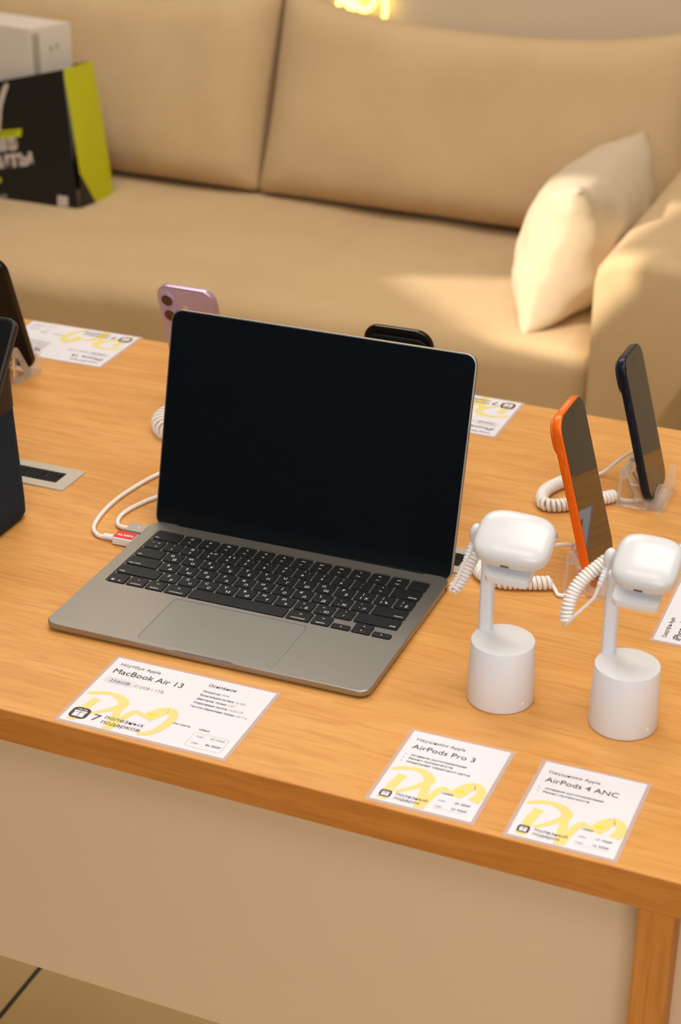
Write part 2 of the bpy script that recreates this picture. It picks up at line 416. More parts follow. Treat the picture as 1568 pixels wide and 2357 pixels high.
for x in (22, BW-22):
    for y in (22, BD-22): bm = new(); lathe(bm, [(7, .05), (7.6, .5), (7.6, 1.5)], 20, cx=x, cy=y); finish('rubber_foot', bm, GAP, lap)
for y, w in ((176, 9), (196, 9)): bm = new(); box(bm, -.05, .4, y-w/2, y+w/2, 3.8, 6.4, 0); finish('charging_port', bm, GAP, lap)
bm = new(); lathe(bm, [(1.8, 0), (1.8, .25)], 16)
for v in bm.verts: v.co = Vector((BW-.1+v.co.z, 199+v.co.y, 4.8+v.co.x))
finish('audio_jack', bm, GAP, lap)
# hinge strip
bm = new(); box(bm, 26, BW-26, 212.4, 217.5, 5.5, ZT+.45, bev=.3); finish('hinge_cover', bm, BEZ, lap)
# keys
U_, G_ = 278.7-1.2, 2.3
pitch = U_/14.5; x_left = (BW-278.7)/2+.6; row_h = (111.2-1.6)/6; y_top = 143+111.2/2-.8
F_ = ['esc','F1','F2','F3','F4','F5','F6','F7','F8','F9','F10','F11','F12','']
rows = [
 [(1.5,'esc','w')]+[(1,f,'f') for f in F_[1:13]]+[(1,'','n')],
 [(1,'~`><','q')]+[(1,a,'d') for a in ['!1','@2','#3','$4','%5','^6','&7','*8','(9',')0','_-','+=']]+[(1.5,'delete','wr')],
 [(1.5,'tab','w')]+[(1,a,'l') for a in ['QЙ','WЦ','EУ','RК','TЕ','YН','UГ','IШ','OЩ','PЗ']]+[(1,'{[Х','p'),(1,'}]Ъ','p'),(1,'|\\Ё','p')],
 [(1.75,'caps lock','w')]+[(1,a,'l') for a in ['AФ','SЫ','DВ','FА','GП','HР','JО','KЛ','LД']]+[(1,':;Ж','p'),(1,'"\'Э','p'),(1.75,'return','wr')],
 [(2.25,'shift','w')]+[(1,a,'l') for a in ['ZЯ','XЧ','CС','VМ','BИ','NТ','MЬ']]+[(1,'<,Б','p'),(1,'>.Ю','p'),(1,'?/','d'),(2.25,'shift','wr')],
 [(1,'fn','b'),(1,'control','b'),(1,'option','b'),(1.25,'command','b'),(5,'','n'),(1.25,'command','b'),(1,'option','b'),(1,'◀','al'),(1,'▲▼','au'),(1,'▶','al')],
]
ZK = ZT+.12
def tri(bm, x, y, s, d, z):
    pr = {'u': [(-1,-.7),(1,-.7),(0,.8)], 'd': [(-1,.7),(0,-.8),(1,.7)], 'l': [(.7,-1),(.7,1),(-.8,0)], 'r': [(-.7,-1),(.8,0),(-.7,1)]}[d]
    polyf(bm, [(x+a*s, y+b*s, z) for a, b in pr], 1)
def key(x0, x1, y0, y1, legends):
    bm = new(); cx, cy = (x0+x1)/2, (y0+y1)/2
    slab(bm, rrect(x1-x0, y1-y0, 1.4, 3, cx, cy), ZT-1.2, ZK, .25)
    zl = ZK+.03
    for L in legends: L(bm, zl)
    return finish('key', bm, [KEY, LEG], lap)
FICO = ['☀','☀','⊟','⌕','⏺','☾','◁◁','▷||','▷▷','◁','◁)','◁))']
for ri, row in enumerate(rows):
    x = x_left; yt = y_top-ri*row_h; y0, y1 = yt-row_h+G_/2, yt-G_/2; ym = (y0+y1)/2
    for (u, s, k) in row:
        xa, xb = x+G_/2, x+u*pitch-G_/2; xm = (xa+xb)/2; x += u*pitch; Ls = []
        T = lambda s_, X, Y, sz, al='C', w=None: (lambda bm, z: text(bm, s_, X, Y, z, sz, w, al, 1, res=2, bold=.006))
        if k == 'w': Ls.append(T(s, xa+2, y0+2.2, 3.3, 'L'))
        elif k == 'wr': Ls.append(T(s, xb-2, y0+2.2, 3.3, 'R'))
        elif k == 'f':
            Ls.append(T(s, xm, y0+3.4, 2.5)); ic = FICO[int(s[1:])-1]
            if ic[0] in '◁▷':
                def ico(bm, z, ic=ic, xm=xm, ym=ym):
                    xx = xm-len(ic)*.9
                    for c in ic:
                        if c == '◁': tri(bm, xx+.9, ym+3.2, 1.0, 'l', z); xx += 2.1
                        elif c == '▷': tri(bm, xx+.9, ym+3.2, 1.0, 'r', z); xx += 2.1
                        elif c == '|': polyf(bm, [(xx, ym+2.3, z), (xx+.4, ym+2.3, z), (xx+.4, ym+4.1, z), (xx, ym+4.1, z)], 1); xx += .9
                        else: polyf(bm, [(xx+.1, ym+2.2, z), (xx+.6, ym+3.2, z), (xx+.1, ym+4.2, z), (xx+.35, ym+4.2, z), (xx+.95, ym+3.2, z), (xx+.35, ym+2.2, z)], 1); xx += .9
                Ls.append(ico)
            else:
                def ico2(bm, z, i=int(s[1:]), xm=xm, ym=ym):
                    cx, cy = xm, ym+3.3
                    if i in (1, 2):
                        polyf(bm, [(cx+.7*math.cos(a*.785), cy+.7*math.sin(a*.785), z) for a in range(8)], 1)
                        for a in range(8):
                            c, s_ = math.cos(a*.785), math.sin(a*.785); polyf(bm, [(cx+1.0*c-.12*s_, cy+1.0*s_+.12*c, z), (cx+1.0*c+.12*s_, cy+1.0*s_-.12*c, z), (cx+1.6*c+.12*s_, cy+1.6*s_-.12*c, z), (cx+1.6*c-.12*s_, cy+1.6*s_+.12*c, z)], 1)
                    elif i == 3:
                        for dx, w in ((-1.3, 1.3), (.3, 1.6)): holes = holed(bm, rrect(w, 2, .2, 2, cx+dx+w/2-.3, cy), [rrect(w-.6, 1.4, .1, 2, cx+dx+w/2-.3, cy)], z, 1)
                    elif i in (4, 5):
                        holed(bm, rrect(1.7, 1.7 if i == 4 else 2.3, .8, 4, cx, cy+.2), [rrect(1.1, 1.1 if i == 4 else 1.6, .5, 4, cx, cy+.2)], z, 1)
                        polyf(bm, [(cx+.5, cy-.5, z), (cx+.8, cy-.3, z), (cx+1.4, cy-1.1, z), (cx+1.1, cy-1.3, z)], 1)
                    else:
                        a1 = [(cx+1.1*math.cos(math.radians(t)), cy+1.1*math.sin(math.radians(t)), z) for t in range(110, 341, 23)]
                        a2 = [(cx+.45+.85*math.cos(math.radians(t)), cy+.45+.85*math.sin(math.radians(t)), z) for t in range(330, 120, -23)]
                        polyf(bm, a1+a2, 1)
                Ls.append(ico2)
        elif k == 'd':
            Ls.append(T(s[0], xm, ym+1.8, 3.7)); Ls.append(T(s[1], xm, y0+2.7, 4.4))
            ex = {'2': '"', '3': '№', '4': '%', '5': ':', '6': ',', '7': '.', '8': ';'}.get(s[1])
            if ex: Ls.append(T(ex, xm+4.6, ym+1.8, 3.2))
        elif k == 'q':
            Ls += [T('~', xm-3, ym+1.8, 4), T('>', xm+3, ym+1.2, 4), T('`', xm-3, y0+1.5, 4), T('<', xm+3, y0+2, 4)]
        elif k == 'l':
            Ls.append(T(s[0], xm-2.3, ym+1.0, 4.9)); Ls.append(T(s[1], xm+2.6, y0+2.2, 4.9))
        elif k == 'p':
            Ls.append(T(s[0], xm-2.0, ym+1.4, 4.3)); Ls.append(T(s[1], xm-2.0, y0+2.7, 4.3)); Ls.append(T(s[2], xm+2.9, y0+2.4, 4.9))
        elif k == 'b':
            Ls.append(T(s, xm if len(s) > 2 else xm+3, y0+2.2, 3.3))
            if s == 'fn':
                Ls.append(lambda bm, z, xm=xm, y0=y0: holed(bm, rrect(3, 3, 1.5, 5, xm-4, y0+3.6), [rrect(2.4, .5, .2, 2, xm-4, y0+3.6)], z, 1))
            if s == 'control': Ls.append(lambda bm, z, xm=xm, ym=ym: polyf(bm, [(xm-1.3, ym+2, z), (xm, ym+3.6, z), (xm+1.3, ym+2, z), (xm+.9, ym+2, z), (xm, ym+3.1, z), (xm-.9, ym+2, z)], 1))
            if s == 'option': Ls.append(lambda bm, z, xm=xm, ym=ym: (polyf(bm, [(xm-1.6, ym+3.9, z), (xm-.6, ym+3.9, z), (xm+.7, ym+2.3, z), (xm+1.6, ym+2.3, z), (xm+1.6, ym+2, z), (xm+.5, ym+2, z), (xm-.8, ym+3.6, z), (xm-1.6, ym+3.6, z)], 1), polyf(bm, [(xm+.4, ym+3.6, z), (xm+1.6, ym+3.6, z), (xm+1.6, ym+3.9, z), (xm+.4, ym+3.9, z)], 1)))
            if s == 'command':
                def cmd(bm, z, xm=xm, ym=ym):
                    for sx in (-1, 1):
                        for sy in (-1, 1): holed(bm, rrect(1.2, 1.2, .6, 3, xm+sx*1.1, ym+3+sy*1.1), [rrect(.6, .6, .3, 3, xm+sx*1.1, ym+3+sy*1.1)], z, 1)
                    holed(bm, rrect(1.6, 1.6, .05, 2, xm, ym+3), [rrect(1.0, 1.0, .05, 2, xm, ym+3)], z, 1)
                Ls.append(cmd)
        if k == 'al':
            h2 = (y0+y1)/2-.3
            key(xa, xb, y0, h2, [lambda bm, z, xm=xm, yy=(y0+h2)/2, d=('l' if s == '◀' else 'r'): tri(bm, xm, yy, .9, d, z)])
        elif k == 'au':
            h2 = (y0+y1)/2
            key(xa, xb, h2+.25, y1, [lambda bm, z, xm=xm, yy=(y1+h2)/2: tri(bm, xm, yy, .9, 'u', z)])
            key(xa, xb, y0, h2-.25, [lambda bm, z, xm=xm, yy=(y0+h2)/2: tri(bm, xm, yy, .9, 'd', z)])
        else: key(xa, xb, y0, y1, Ls)
# lid
LA = math.radians(75.8); LH = 212.5
lid_m = Matrix.Translation(Vector((0, 214.0, 3.54))) @ Matrix.Rotation(LA, 4, 'X')     # local x across, y up the lid, z towards the keys (front)
def lidm(bm):
    for v in bm.verts: v.co = lid_m @ v.co
    return bm
bm = new(); slab(bm, rrect(BW, LH, 11, 8, BW/2, LH/2), -3.9, 0, .9, cen=(BW/2, LH/2)); lid = finish('lid', lidm(bm), ALU, lap, smooth=True, angle=40)
bm = new(); slab(bm, rrect(BW-3.0, LH-3.0, 9.8, 8, BW/2, LH/2), -.3, .12, .05, cen=(BW/2, LH/2)); finish('bezel', lidm(bm), BEZ, lid)
bm = new(); slab(bm, rrect(BW-4.4, LH-21, 9, 8, BW/2, (LH-21)/2+18.6), .05, .2, .03); finish('screen', lidm(bm), SCR, lid)

# ------------------------------------------------------------------ charging and alarm cables at the laptop's left side
t = thing('alarm_cable', 'white security cable with red ALARM label plugged into the laptop side', 'cable', (0,0,0))
bm = new(); box(bm, -21.5, -.6, 166.5, 182, 1.2, 8.6, bev=.7); con = finish('plug', bm, WHITEM, t)
bm = new(); box(bm, -21.3, -.9, 167.6, 181.6, 8.62, 8.8); text(bm, 'ALARM', -11.2, 172.2, 8.9, 5.2, 16.5, 'C', 1, bold=.03); s_ = finish('label_sticker', bm, [RED, LEG], con); s_['label'] = 'red sticker reading ALARM'
bm = new(); tube(bm, catmull([(-21, 173.5, 4.6), (-27, 173, 4.4), (-33, 173.2, 4.2)], 1), [3.4]*3+[3.1]*2+[2.8]*30 if False else 3.0, 12); finish('strain_relief', bm, WHITEM, t, smooth=True, angle=50)
bm = new(); tube(bm, catmull([(-31, 173, 4.0), (-40, 174, 3.0), (-52, 186, 2.4), (-59, 209, 2.4), (-62, 240, 2.4), (-60, 275, 2.4), (-50, 322, 2.4), (-28, 362, 2.4), (20, 405, 2.4), (90, 420, 2.4)], 3), 2.2, 10); finish('cord', bm, CORD, t, smooth=True)
t = thing('charging_cable', 'white charging cable with grey plug and small red light, beside the red-labelled plug', 'cable', (0,0,0))
bm = new(); box(bm, -19.5, -.6, 188.5, 204.5, 2.2, 7.4, bev=.9); con = finish('plug', bm, mat('grey_plug_aluminium', sl(176,172,168), .4, metal=.5), t)
bm = new(); lathe(bm, [(.8, 7.42), (.8, 7.6)], 12, cx=-7.5, cy=196); finish('indicator_light', bm, REDLED, con)
bm = new(); tube(bm, catmull([(-19, 196.5, 4.6), (-27, 197.5, 3.6), (-36, 205, 2.4), (-41, 222, 2.4), (-38, 245, 2.4), (-27, 273, 2.4), (-5, 297, 2.4), (40, 325, 2.4), (110, 350, 2.4)], 3), 2.2, 10); finish('cord', bm, CORD, t, smooth=True)

# ------------------------------------------------------------------ price cards
def brush(bm, sx, tail):
    z = .62; k = lambda L: [(a*sx, b, w) for a, b, w in L]
    ribbon(bm, k([(5,45.5,3),(13,50,5),(22,52.3,5),(30,50.5,7),(36,46,9),(38,40,8.5),(34,33,6.5),(27,25.5,4.5),(19,18,4)]), z)
    ribbon(bm, k([(16.5,41.5,7.5),(14,28,8),(11.5,6,8)]), z+.012)
    ribbon(bm, k([(37,40,6),(39,28,7),(42,4,8)]), z+.024)
    ribbon(bm, k([(43,5,6),(45.5,20,6),(48.5,31,6),(51.5,36.3,5),(56,34.2,4),(61,33,5)]), z+.036)
    ribbon(bm, k([(62,30,10),(65,37,12),(68,43.5,11),(72.5,48.2,8.5),(77.5,46,8),(80,38,8)]+([(77.5,28,9)] if not tail else [(79,27,7.5),(76,17,6.5),(71,10.5,5.5),(65,8,4)])), z+.048)
def gift(bm, cx, cy, s):
    f = bm.faces.new([bm.verts.new((x, y, .74)) for x, y in rrect(16*s, 16*s, 4.5*s, 4, cx, cy)]); f.material_index = 0
    def r(x0, x1, y0, y1, mi=1, z=.77): polyf(bm, [(cx+x0*s, cy+y0*s, z), (cx+x1*s, cy+y0*s, z), (cx+x1*s, cy+y1*s, z), (cx+x0*s, cy+y1*s, z)], mi)
    r(-5, -.3, -5.5, .4); r(.3, 5, -5.5, .4); r(-5.6, -.3, .9, 3.1); r(.3, 5.6, .9, 3.1)
    for q in (-1, 1): holed(bm, rrect(3.8*s, 2.4*s, 1.2*s, 4, cx+q*2.3*s, cy+4.6*s), [rrect(2.2*s, 1.0*s, .5*s, 4, cx+q*2.3*s, cy+4.6*s)], .77, 1)
def card(x, y, rz, w, h, kind, label, head, sub, lines, price, group):
    t = thing('price_card', label, 'price card', (x, y, 0), rz, group)
    bm = new(); slab(bm, rrect(w, h, 1.6, 3, w/2, h/2), .04, .36); finish('laminate_pouch', bm, LAM, t)
    bm = new(); slab(bm, rrect(w-6.4, h-5.6, .3, 2, w/2, h/2+.3), .37, .52); pp = finish('paper', bm, PAPER, t)
    bm = new(); brush(bm, 1.1 if kind == 'wide' else 1.0, kind == 'wide')
    ctr = (64.6*(1.1 if kind == 'wide' else 1)-1, 37)
    f = bm.faces.new([bm.verts.new((ctr[0]+4.2*math.cos(a/16*6.283)+.8*math.sin(a/16*6.283), ctr[1]+1.7*math.sin(a/16*6.283), .70)) for a in range(16)]); f.material_index = 1
    finish('brush_lettering', bm, [YEL, YEL2], pp)
    bm = new(); z = .78
    if kind == 'wide':
        g_ = new(); gift(g_, 15.2, 16.8, 1.0); finish('gift_icon', g_, [INKB, PAPER], pp)
        pt = new(); text(pt, '7', 27.6, 11.2, z, 13, 6.5); text(pt, 'полезных', 37.4, 17.2, z, 7, 34.8); text(pt, 'подарков', 37.6, 10.0, z, 7, 34.6); finish('offer_text', pt, INKB, pp)
        text(bm, sub, 10.3, 95.4, z, 5.8, 37.6, bold=-.006); text(bm, head[0], 9.4, 82.8, z, 10.4, head[1])
    else:
        g_ = new(); gift(g_, 12.6, 13.1, .58); finish('gift_icon', g_, [INKB, PAPER], pp)
        pt = new(); text(pt, 'полезный', 20.6, 13.6, z, 5.2, 25); text(pt, 'подарок', 20.5, 8.4, z, 5.2, 21); finish('offer_text', pt, INKB, pp)
        text(bm, sub, 9.7, 90.0, z, 5.6, 40.6, bold=-.006); text(bm, head[0], 9.6, 78.4, z, 8.8, head[1])
    finish('heading_text', bm, [INKB, PAPER], pp)
    bm = new()
    if kind == 'wide':
        pb = new(); pb.faces.new([pb.verts.new((a, b, .74)) for a, b in rrect(28, 8.5, 4.2, 5, 22, 72)]); finish('pale_pill', pb, PILL, pp)
        text(bm, lines[0], 13.2, 69.4, z, 5.8, 18.8); text(bm, lines[1], 36.6, 69.2, z, 5.6, 27, mi=1)
        text(bm, 'Основное', 93.3, 94.4, z, 5.6, 25)
        for i, (a, b, wa, wb) in enumerate((('Процессор:', 'M4', 16, 6), ('Фронтальная камера:', '12 МП', 31, 9), ('Диагональ экрана:', '13"', 27, 6), ('Оперативная память:', '16/24 ГБ', 31, 12), ('Частота обновления экрана:', '60 Гц', 40, 9))):
            text(bm, a, 92.8, 85-i*6.1, z, 3.6, wa, bold=.004); text(bm, b, 92.8+wa+1.5, 85-i*6.1, z, 3.6, wb, mi=1)
        finish('description_text', bm, [INK, INKG, PILL], pp); bm = new()
        text(bm, 'На сайте:', 91.9, 32, z, 3.6, 15.5, mi=0); text(bm, 'Цена:', 115, 32, z, 3.6, 9.5)
        holed(bm, rrect(31, 20, 2, 4, 129, 17.8), [rrect(30.4, 19.4, 1.8, 4, 129, 17.8)], .6, 1)
        text(bm, 'Цена', 117, 22.3, z, 3, 6.5, mi=1); text(bm, price[0], 129.6, 22.6, z, 3.6, 12.4, mi=1); text(bm, 'Цена', 117, 12.8, z, 3, 6.5, mi=1); text(bm, price[1], 129.4, 13.4, z, 3.6, 13)
    else:
        for i, (a, wa) in enumerate(lines):
            yy = 68.3-i*4.9; text(bm, a, 12.6, yy, z, 3.5, wa, bold=.004)
            bm.faces.new([bm.verts.new((8.2+.45*math.cos(q*.785), yy+1+.45*math.sin(q*.785), z)) for q in range(8)])
        finish('description_text', bm, [INK, INKG, PILL], pp); bm = new()
        text(bm, 'Цена:', 52.6, 29.2, z, 3.6, 9); text(bm, 'Цена', 52.4, 19.6, z, 2.9, 6, mi=1); text(bm, price[0], 65.4, 20.1, z, 3.6, 12.4, mi=0)
        text(bm, 'Цена', 52.2, 11.8, z, 2.9, 6, mi=1); text(bm, price[1], 65.3, 12.2, z, 3.6, 12.2, mi=0)
        polyf(bm, [(52, 9.8, z), (78, 9.8, z), (78, 10, z), (52, 10, z)], 1)
    finish('price_text', bm, [INK, INKG, PILL], pp)
    return t
GR = 'laminated price cards on the table'
card(79.6, -123.6, -.006, 153.5, 109.0, 'wide', 'laminated price card in front of the laptop, wide, headed MacBook Air 13', ('MacBook Air 13', 64.5), 'Ноутбук Apple', ('256GB', '512GB / 1TB'), ('89 000₽', '86 000₽'), GR)
card(350.6, -129.2, -.008, 87.5, 105.6, 'small', 'small laminated price card headed AirPods Pro 3 at the table front edge', ('AirPods Pro 3', 52), 'Наушники Apple', [('Активное шумоподавление', 46), ('Режим прозрачности', 36), ('Мониторинг сердечного ритма', 52)], ('20 400₽', '22 900₽'), GR)
card(460.6, -132.4, -.008, 87.0, 107.4, 'small', 'small laminated price card headed AirPods 4 ANC nearest the right table leg', ('AirPods 4 ANC', 57.5), 'Наушники Apple', [('Активное шумоподавление', 46), ('Режим прозрачности', 36)], ('17 700₽', '16 300₽'), GR)
card(603.8, 188.3, math.pi/2, 153.5, 108.0, 'wide', 'laminated price card lying sideways, cut off by the right side of the picture', ('iPhone 17 Pro', 58), 'Смартфон Apple', ('256GB', '512GB / 1TB'), ('109 000₽', '106 000₽'), GR)
card(581.5, 345.5, math.radians(76.7), 153.5, 108.0, 'wide', 'laminated price card hidden behind the right earbud case, mirrored in the orange phone screen', ('iPhone 17 Pro', 58), 'Смартфон Apple', ('256GB', '512GB / 1TB'), ('99 000₽', '96 000₽'), GR)
card(-247.3, 669.0, math.pi+.006, 153.5, 108.4, 'wide', 'upside-down laminated price card at the far table edge, left of the lilac phone', ('iPhone 16', 42), 'Смартфон Apple', ('128GB', '256GB / 512GB'), ('59 000₽', '57 000₽'), GR)
card(243.2, 656.6, math.pi-.012, 153.5, 106.0, 'wide', 'upside-down laminated price card half hidden behind the laptop lid, right side', ('iPhone Air', 44), 'Смартфон Apple', ('256GB', '512GB / 1TB'), ('89 000₽', '86 000₽'), GR)

# ------------------------------------------------------------------ phones on clear stands
def frame_m(u, v, o):
    u = Vector(u).normalized(); v = Vector(v); v = (v-u*v.dot(u)).normalized(); n = u.cross(v)
    return Matrix(((u.x, v.x, n.x, o[0]*S), (u.y, v.y, n.y, o[1]*S), (u.z, v.z, n.z, o[2]*S), (0,0,0,1)))
def phone(name, label, mw, w, h, T, R, frame, back, cam_kind, sgn):
    """local: x across (-w/2..w/2), y up 0..h, z: screen plane at 0, body towards -sgn*T"""
    t = thing(name, label, 'phone', mw=mw, group=None)
    b0, b1 = (-T, 0) if sgn > 0 else (0, T)
    bm = new(); slab(bm, rrect(w, h, R, 10, 0, h/2), b0, b1, 1.5, cen=(0, h/2)); fr = finish('frame', bm, frame, t, smooth=True, angle=50)
    fz = 0; d = sgn
    bm = new(); z0, z1 = sorted((fz-d*.25, fz+d*.10)); slab(bm, rrect(w-2.6, h-2.6, R-1.3, 10, 0, h/2), z0, z1, 0); scn = finish('screen', bm, PSCR, t)
    bm = new(); z0, z1 = sorted((fz+d*.11, fz+d*.14)); slab(bm, rrect(17, 5, 2.4, 5, 0, h-9), z0, z1, 0); finish('camera_cutout', bm, mat('cutout_black', sl(30,30,32), .2), scn)
    bz = -d*T
    def out(a): return bz-d*a
    def zs(a, b): return sorted((out(a), out(b)))
    xs = -1 if sgn < 0 else 1       # camera side: seen from behind it is on the left
    if cam_kind == 'dual':
        bm = new(); z0, z1 = zs(-.05, .1); slab(bm, rrect(w-3.0, h-3.0, R-1.5, 10, 0, h/2), z0, z1, 0); finish('back_glass', bm, back, t)
        bm = new(); z0, z1 = zs(.05, 1.7); slab(bm, rrect(18, 38, 9, 8, xs*(w/2-14), h-25.5), z0, z1, .6); bp = finish('camera_plateau', bm, back if back is BLKG else mat('violet_reflection_tint', sl(186,166,214), .3), t, smooth=True, angle=40)  # lilac phone: violet reflection painted into the plateau colour
        for k in (0, 1):
            bm = new(); yy = h-16-k*19; z0, z1 = zs(1.5, 3.0); slab(bm, rrect(15.4, 15.4, 7.65, 8, xs*(w/2-14), yy), z0, z1, .3)
            z0, z1 = zs(2.9, 3.1); slab(bm, rrect(13.4, 13.4, 6.65, 8, xs*(w/2-14), yy), z0, z1, 0, mi=1, mi1=1); finish('camera_lens', bm, [frame, LENS], bp, smooth=True, angle=40)
        bm = new(); z0, z1 = zs(.1, .25); slab(bm, rrect(6, 6, 2.95, 6, xs*(w/2-34), h-24), z0, z1, 0); finish('flash', bm, mat('flash_cream', sl(214,206,190), .4), t)
    elif cam_kind == 'bar':
        bm = new(); z0, z1 = zs(-.1, 3.0); slab(bm, rrect(w-5, 35, 14, 8, 0, h-21), z0, z1, 1.3); bp = finish('camera_plateau', bm, back, t, smooth=True, angle=40)
        for cx, cy in ((w/2-15, h-13), (w/2-15, h-30), (w/2-33, h-21)):
            bm = new(); z0, z1 = zs(2.8, 4.6); slab(bm, rrect(15, 15, 7.4, 8, xs*cx, cy), z0, z1, .3)
            z0, z1 = zs(4.5, 4.7); slab(bm, rrect(12.6, 12.6, 6.2, 8, xs*cx, cy), z0, z1, 0, mi=1, mi1=1); finish('camera_lens', bm, [frame, LENS], bp, smooth=True, angle=40)
        bm = new(); z0, z1 = zs(-.05, .12); slab(bm, rrect(w-14, h-60, 8, 6, 0, h/2-19), z0, z1, 0); finish('back_glass', bm, back, t)
    else:
        bm = new(); z0, z1 = zs(-.05, .1); slab(bm, rrect(w-3.0, h-3.0, R-1.5, 10, 0, h/2), z0, z1, 0); finish('back_glass', bm, back, t)
        bm = new(); z0, z1 = zs(0, 4.2); slab(bm, rrect(w-9, 24, 11.5, 8, 0, h-19.5), z0, z1, 1.6); bp = finish('camera_plateau', bm, back, t, smooth=True, angle=40)
        bm = new(); z0, z1 = zs(4.0, 5.6); slab(bm, rrect(18, 18, 8.9, 8, xs*(w/2-20), h-19.5), z0, z1, .4)
        z0, z1 = zs(5.5, 5.75); slab(bm, rrect(15, 15, 7.4, 8, xs*(w/2-20), h-19.5), z0, z1, 0, mi=1, mi1=1); finish('camera_lens', bm, [frame, LENS], bp, smooth=True, angle=40)
        bm = new(); z0, z1 = zs(4.15, 4.4); slab(bm, rrect(5, 5, 2.45, 6, -xs*(w/2-19), h-19.5), z0, z1, 0); finish('flash', bm, mat('flash_cream_small', sl(214,196,180), .4), bp)
    # side buttons on the -x edge (action, volume up, volume down) and the +x edge
    zc = (b0+b1)/2
    for yy, L in ((h-34, 8), (h-52, 13), (h-69, 13)):
        bm = new(); box(bm, -w/2-.55, -w/2+.6, yy-L/2, yy+L/2, zc-1.5, zc+1.5, bev=.45); finish('side_button', bm, frame, t, smooth=True, angle=40)
    return t, (b0, b1)
def stand(x, y, rz, label):
    """clear moulded easel; local +x is the side the display faces"""
    t = thing('phone_stand', label, 'phone stand', (x, y, 0), rz, 'clear acrylic phone stands')
    def prism(bm, P, y0, y1):
        loft(bm, [[(a, y0, b) for a, b in P], [(a, y1, b) for a, b in P]])
    for s in (-1, 1):
        y0, y1 = (-27.5, -23.5) if s < 0 else (23.5, 27.5); bm = new()
        es = []
        out = [(-24,0.1),(24,0.1),(24.5,3),(24.3,24),(22.5,29),(19.5,30.5),(16.5,28.5),(15,23),(14.5,15),(11,9.8),(5.5,8.5),(2.0,10.5),(-14,38),(-17,42.5),(-20.5,42.5),(-22,39)]
        hole = [(-20.2,5),(-3.0,5),(-15.5,30.5),(-18.8,31)]
        for yy in (y0, y1):
            lo = []
            for lp in (out, hole):
                vs_ = [bm.verts.new((a, yy, b)) for a, b in lp]; lo.append(vs_)
            es.append(lo)
            ed = [bm.edges.new((l[i], l[(i+1)%len(l)])) for l in lo for i in range(len(l))]
            bmesh.ops.triangle_fill(bm, use_beauty=True, use_dissolve=False, edges=ed)
        for a, b in zip(es[0], es[1]):
            for i in range(len(a)): bm.faces.new((a[i], a[(i+1)%len(a)], b[(i+1)%len(a)], b[i]))
        finish('side_frame', bm, ACR, t)
    bm = new(); prism(bm, [(-21.5,31),(-15.5,31),(-14,34),(-17.5,40),(-21,40)], -23.4, 23.4); finish('top_bar', bm, ACR, t)
    bm = new(); prism(bm, [(-14.5,29),(-12.5,30.5),(0.5,9.5),(-1.5,8.2)], -10, 10); finish('back_rest', bm, ACR, t)
    bm = new(); prism(bm, [(5,3.2),(20,3.2),(20,6.6),(5,6.6)], -23.4, 23.4); finish('shelf', bm, ACR, t)
    bm = new(); prism(bm, [(20.6,.2),(24,.2),(24,12),(20.6,12)], -23.4, 23.4); finish('front_lip', bm, ACR, t)
    return t
# forward direction = +x for orange and navy
mo = frame_m((.003, 1, -.021), (-.272, .021, .962), (429.5, 287.95, 7.9))
# local x = u (+y world), y = up, z = u x v = screen normal (+x)
t, _ = phone('smartphone', 'orange phone on a clear stand, screen facing right, behind the earbud cases', mo, 78, 163.4, 8.75, 17, ORG, ORG, 'bar', 1)
bm = new(); box(bm, -14, 14, 163.1, 163.55, -6.6, -2.2, bev=.2); a_ = finish('antenna_window', bm, ORG2, t); a_['label'] = 'pale orange strip on the top edge'
mn = frame_m((-.004, .998, -.055), (-.281, .051, .958), (439.8, 468.1, 10.2))
phone('smartphone', 'dark navy phone on a clear stand, screen facing right, farthest right on the table', mn, 71.9, 150, 8.75, 16, NAVY, NAVY, 'bar', 1)
ml = frame_m((.997, -.077, .019), (-.038, -.261, .965), (-80.2, 508.7, 9.9))
phone('smartphone', 'lilac phone with two round camera lenses, seen from behind over the laptop lid', ml, 71.5, 149.6, 7.95, 15, LIL, LILG, 'dual', -1)
mb = frame_m((.999, -.03, .016), (-.023, -.252, .967), (172.7, 470.0, 8.6))
phone('smartphone', 'glossy black phone with wide camera bar peeking over the laptop lid', mb, 74.7, 156.2, 5.64, 17, BLK, BLKG, 'plateau', -1)
mk = frame_m((.99, -.13, 0), (-.02, -.30, .955), (-338, 519, 10.5))
phone('smartphone', 'matt black phone seen from behind at the left edge, on a clear stand', mk, 71.5, 149.6, 7.95, 15, BLK, BLKG, 'dual', -1)
stand(426, 468.5, 0, 'clear stand holding the dark navy phone')
stand(425.5, 270, 0, 'clear stand holding the orange phone')
stand(-79, 496, math.pi/2-.07, 'clear stand holding the lilac phone, hidden behind the laptop')
stand(173, 456, math.pi/2-.03, 'clear stand holding the glossy black phone, hidden behind the laptop')
stand(-336, 505, math.pi/2-.12, 'clear stand holding the matt black phone at the left edge')

